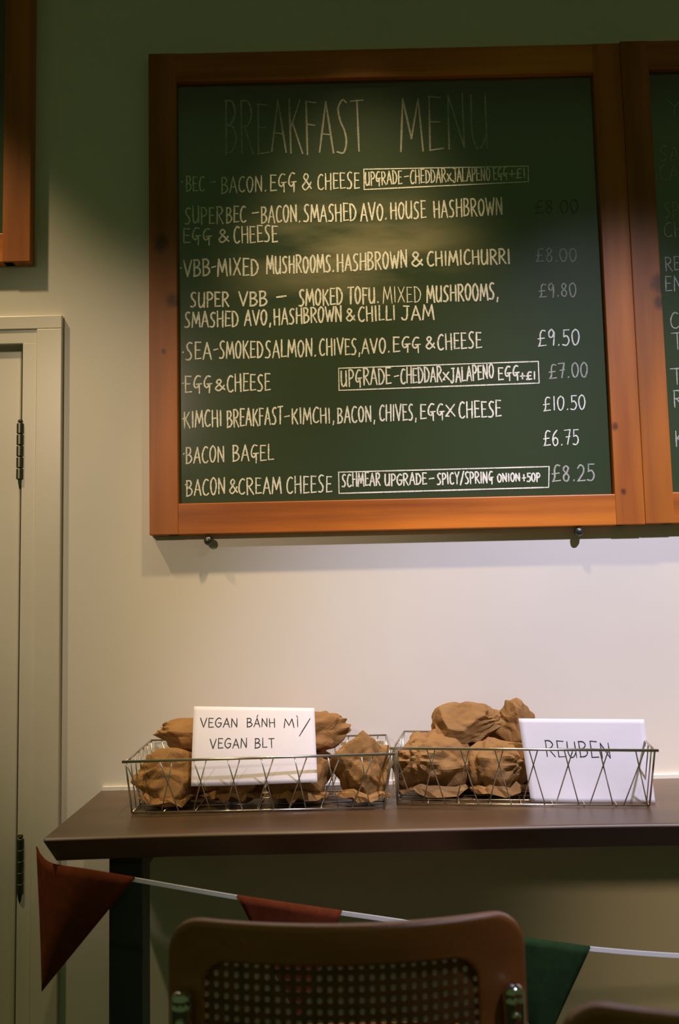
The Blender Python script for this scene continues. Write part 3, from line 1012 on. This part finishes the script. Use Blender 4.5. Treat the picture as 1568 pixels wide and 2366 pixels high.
def rrect(hw, z0_, z1_, r, n=8):
    out = []
    for (cx_, cz_, a0) in ((hw - r, z1_ - r, 0), (-hw + r, z1_ - r, 90), (-hw + r, z0_ + r, 180), (hw - r, z0_ + r, 270)):
        for k in range(n + 1):
            a = math.radians(a0 + 90 * k / n)
            out.append((cx_ + r * math.cos(a), cz_ + r * math.sin(a)))
    # refine the straight runs so that they follow the curve of the back
    res = []
    for i, p in enumerate(out):
        q = out[(i + 1) % len(out)]
        d = math.hypot(q[0] - p[0], q[1] - p[1])
        k = max(1, int(d / .02))
        for j in range(k):
            res.append((p[0] + (q[0] - p[0]) * j / k, p[1] + (q[1] - p[1]) * j / k))
    return res


hw = CW / 2
z1_, z0_ = ctop, ctop - BH
iL, iR, iT, iB = 0.045, 0.060, 0.044, 0.046
outer = rrect(hw, z0_, z1_, 0.04)
bm = bmesh.new()
rings = []
for inner, yo in ((0, -.009), (0, .009), (1, .009), (1, -.009)):
    ring = []
    for (x, z) in outer:
        X, Zz = x, z
        if inner:
            X = -hw + iL + (x + hw) / (2 * hw) * (2 * hw - iL - iR)
            Zz = z0_ + iB + (z - z0_) / (z1_ - z0_) * (z1_ - z0_ - iT - iB)
        ring.append(bm.verts.new((X, bulge(X) + yo, Zz)))
    rings.append(ring)
nn_ = len(outer)
for k in range(4):
    A, B = rings[k], rings[(k + 1) % 4]
    for i in range(nn_):
        bm.faces.new((A[i], A[(i + 1) % nn_], B[(i + 1) % nn_], B[i]))
obj('backrest_frame', bm, CHAIRW, chair, smooth=False, bevel=0.005, seg=3)


def cane(hw_, z0c, z1c, cell, fn, hole=.27):
    """woven cane sheet: a grid with an open eye in every cell"""
    bm = bmesh.new()
    nx, nz_ = int(2 * hw_ / cell), int((z1c - z0c) / cell)
    sx, sz = 2 * hw_ / nx, (z1c - z0c) / nz_
    cache = {}

    def V(x, z):
        k = (round(x, 5), round(z, 5))
        if k not in cache:
            cache[k] = bm.verts.new(fn(x, z))
        return cache[k]
    for i in range(nx):
        for j in range(nz_):
            x, z = -hw_ + i * sx, z0c + j * sz
            o4 = [(x, z), (x + sx, z), (x + sx, z + sz), (x, z + sz)]
            h = hole
            c4 = []
            mids = [((a[0] + b_[0]) / 2, (a[1] + b_[1]) / 2) for a, b_ in zip(o4, o4[1:] + o4[:1])]
            cx_, cz_ = x + sx / 2, z + sz / 2
            e8 = [(cx_ + sx * h * math.cos(math.radians(-135 + 45 * k)), cz_ + sz * h * math.sin(math.radians(-135 + 45 * k))) for k in range(8)]
            o8 = []
            for a, mm in zip(o4, mids):
                o8 += [a, mm]
            for k in range(8):
                bm.faces.new((V(*o8[k]), V(*o8[(k + 1) % 8]), V(*e8[(k + 1) % 8]), V(*e8[k])))
    return bm


o = obj('cane_panel', cane(hw - (iL + iR) / 2 + .004, z0_ + iB - .004, z1_ - iT + .004, 0.0118, lambda x, z: (x + (iL - iR) / 2, bulge(x + (iL - iR) / 2), z)), CANE, chair, recalc=False)
s = o.modifiers.new('strands', 'SOLIDIFY')
s.thickness = 0.002
s.offset = 0
part_label(o, 'woven cane back panel')
# seat
zs = ctop - 0.345
bm = bmesh.new()
SD = 0.42
so = rrect(hw - .004, 0.03, 0.03 + SD, 0.05)
rings = []
for off, zo in ((0, -.012), (0, .012), (.045, .012), (.045, -.012)):
    ring = []
    for (x, y) in so:
        cx_, cy_ = max(-hw + .065, min(hw - .065, x)), max(.095, min(SD - .035, y))
        d = Vector((cx_ - x, cy_ - y))
        d = d.normalized() * off if d.length > 1e-6 else Vector((0, 0))
        ring.append(bm.verts.new((x + d.x, y + d.y, zs + zo)))
    rings.append(ring)
nn_ = len(so)
for k in range(4):
    A, B = rings[k], rings[(k + 1) % 4]
    for i in range(nn_):
        bm.faces.new((A[i], A[(i + 1) % nn_], B[(i + 1) % nn_], B[i]))
obj('seat_frame', bm, CHAIRW, chair, bevel=0.005, seg=3)
o = obj('seat_cane', cane(hw - .046, .072, SD - .012, 0.0118, lambda x, y: (x, y, zs + .004)), CANE, chair, recalc=False)
s = o.modifiers.new('strands', 'SOLIDIFY')
s.thickness = 0.002
s.offset = 0
# one bent chrome tube per side plus the floor loop
TXo = hw - 0.020
side = []
for sgn in (-1, 1):
    X = sgn * TXo
    yb_ = bulge(TXo) - 0.022
    side.append([(X, yb_, ctop - .085), (X, yb_, ctop - .16), (X, yb_, ctop - .25), (X, yb_ + .004, zs - .0), (X, yb_ + .05, zs - .026), (X, .10, zs - .026), (X, SD - .06, zs - .026), (X, SD + .02, zs - .04),
                 (X, SD + .04, zs - .09), (X, SD + .035, .10), (X, SD + .01, .025), (X, SD - .05, .0125), (X, .12, .0125), (X, .03, .0125)])
bm = bmesh.new()
pathL = smooth_path(side[0], 6)
pathR = smooth_path(side[1], 6)
mid = smooth_path([side[0][-1], (-TXo + .03, -.03, .0125), (-TXo + .09, -.045, .0125), (TXo - .09, -.045, .0125), (TXo - .03, -.03, .0125), side[1][-1]], 6)
tube(bm, pathL + mid[1:-1] + pathR[::-1], 0.0125, 14)
tubef = part_label(obj('tube_frame', bm, CHROME, chair, smooth=True), 'bent chrome tube cantilever frame')
for sgn in (-1, 1):
    X = sgn * TXo
    yb_ = bulge(TXo) - 0.022
    bm = bmesh.new()
    lathe(bm, ((0.0125, -.002), (0.0122, .004), (0.009, .009), (0.004, .0115)), (X, yb_, ctop - .085), (0, 0, 1), 16)
    part_label(obj('tube_cap', bm, CHROME, tubef, smooth=True), 'domed chrome tube end')
    for dz in (.105, .135):
        bm = bmesh.new()
        lathe(bm, ((0.0055, .010), (0.0055, .0135), (0.004, .0155), (0.0015, .0165)), (X, yb_, ctop - dz), (0, -1, 0), 14)
        part_label(obj('screw', bm, CHROME, tubef, smooth=True), 'round chrome screw head')

# second chair of the same kind, most of it below and beyond the lower right corner
ztop2 = ctop - H
p2 = at(1560, 2338, Z=ztop2)
c2_ = chair.copy()
COL.objects.link(c2_)
c2_.location = (p2.x + 0.115, p2.y + .02, 0)
c2_.rotation_euler = (0, 0, math.radians(-4))
c2_['label'] = 'cane backed chair whose dark top rail just shows in the lower right corner'
for ch in list(chair.children):
    d = ch.copy()
    COL.objects.link(d)
    d.parent = c2_
    for g in list(ch.children):
        e = g.copy()
        COL.objects.link(e)
        e.parent = d
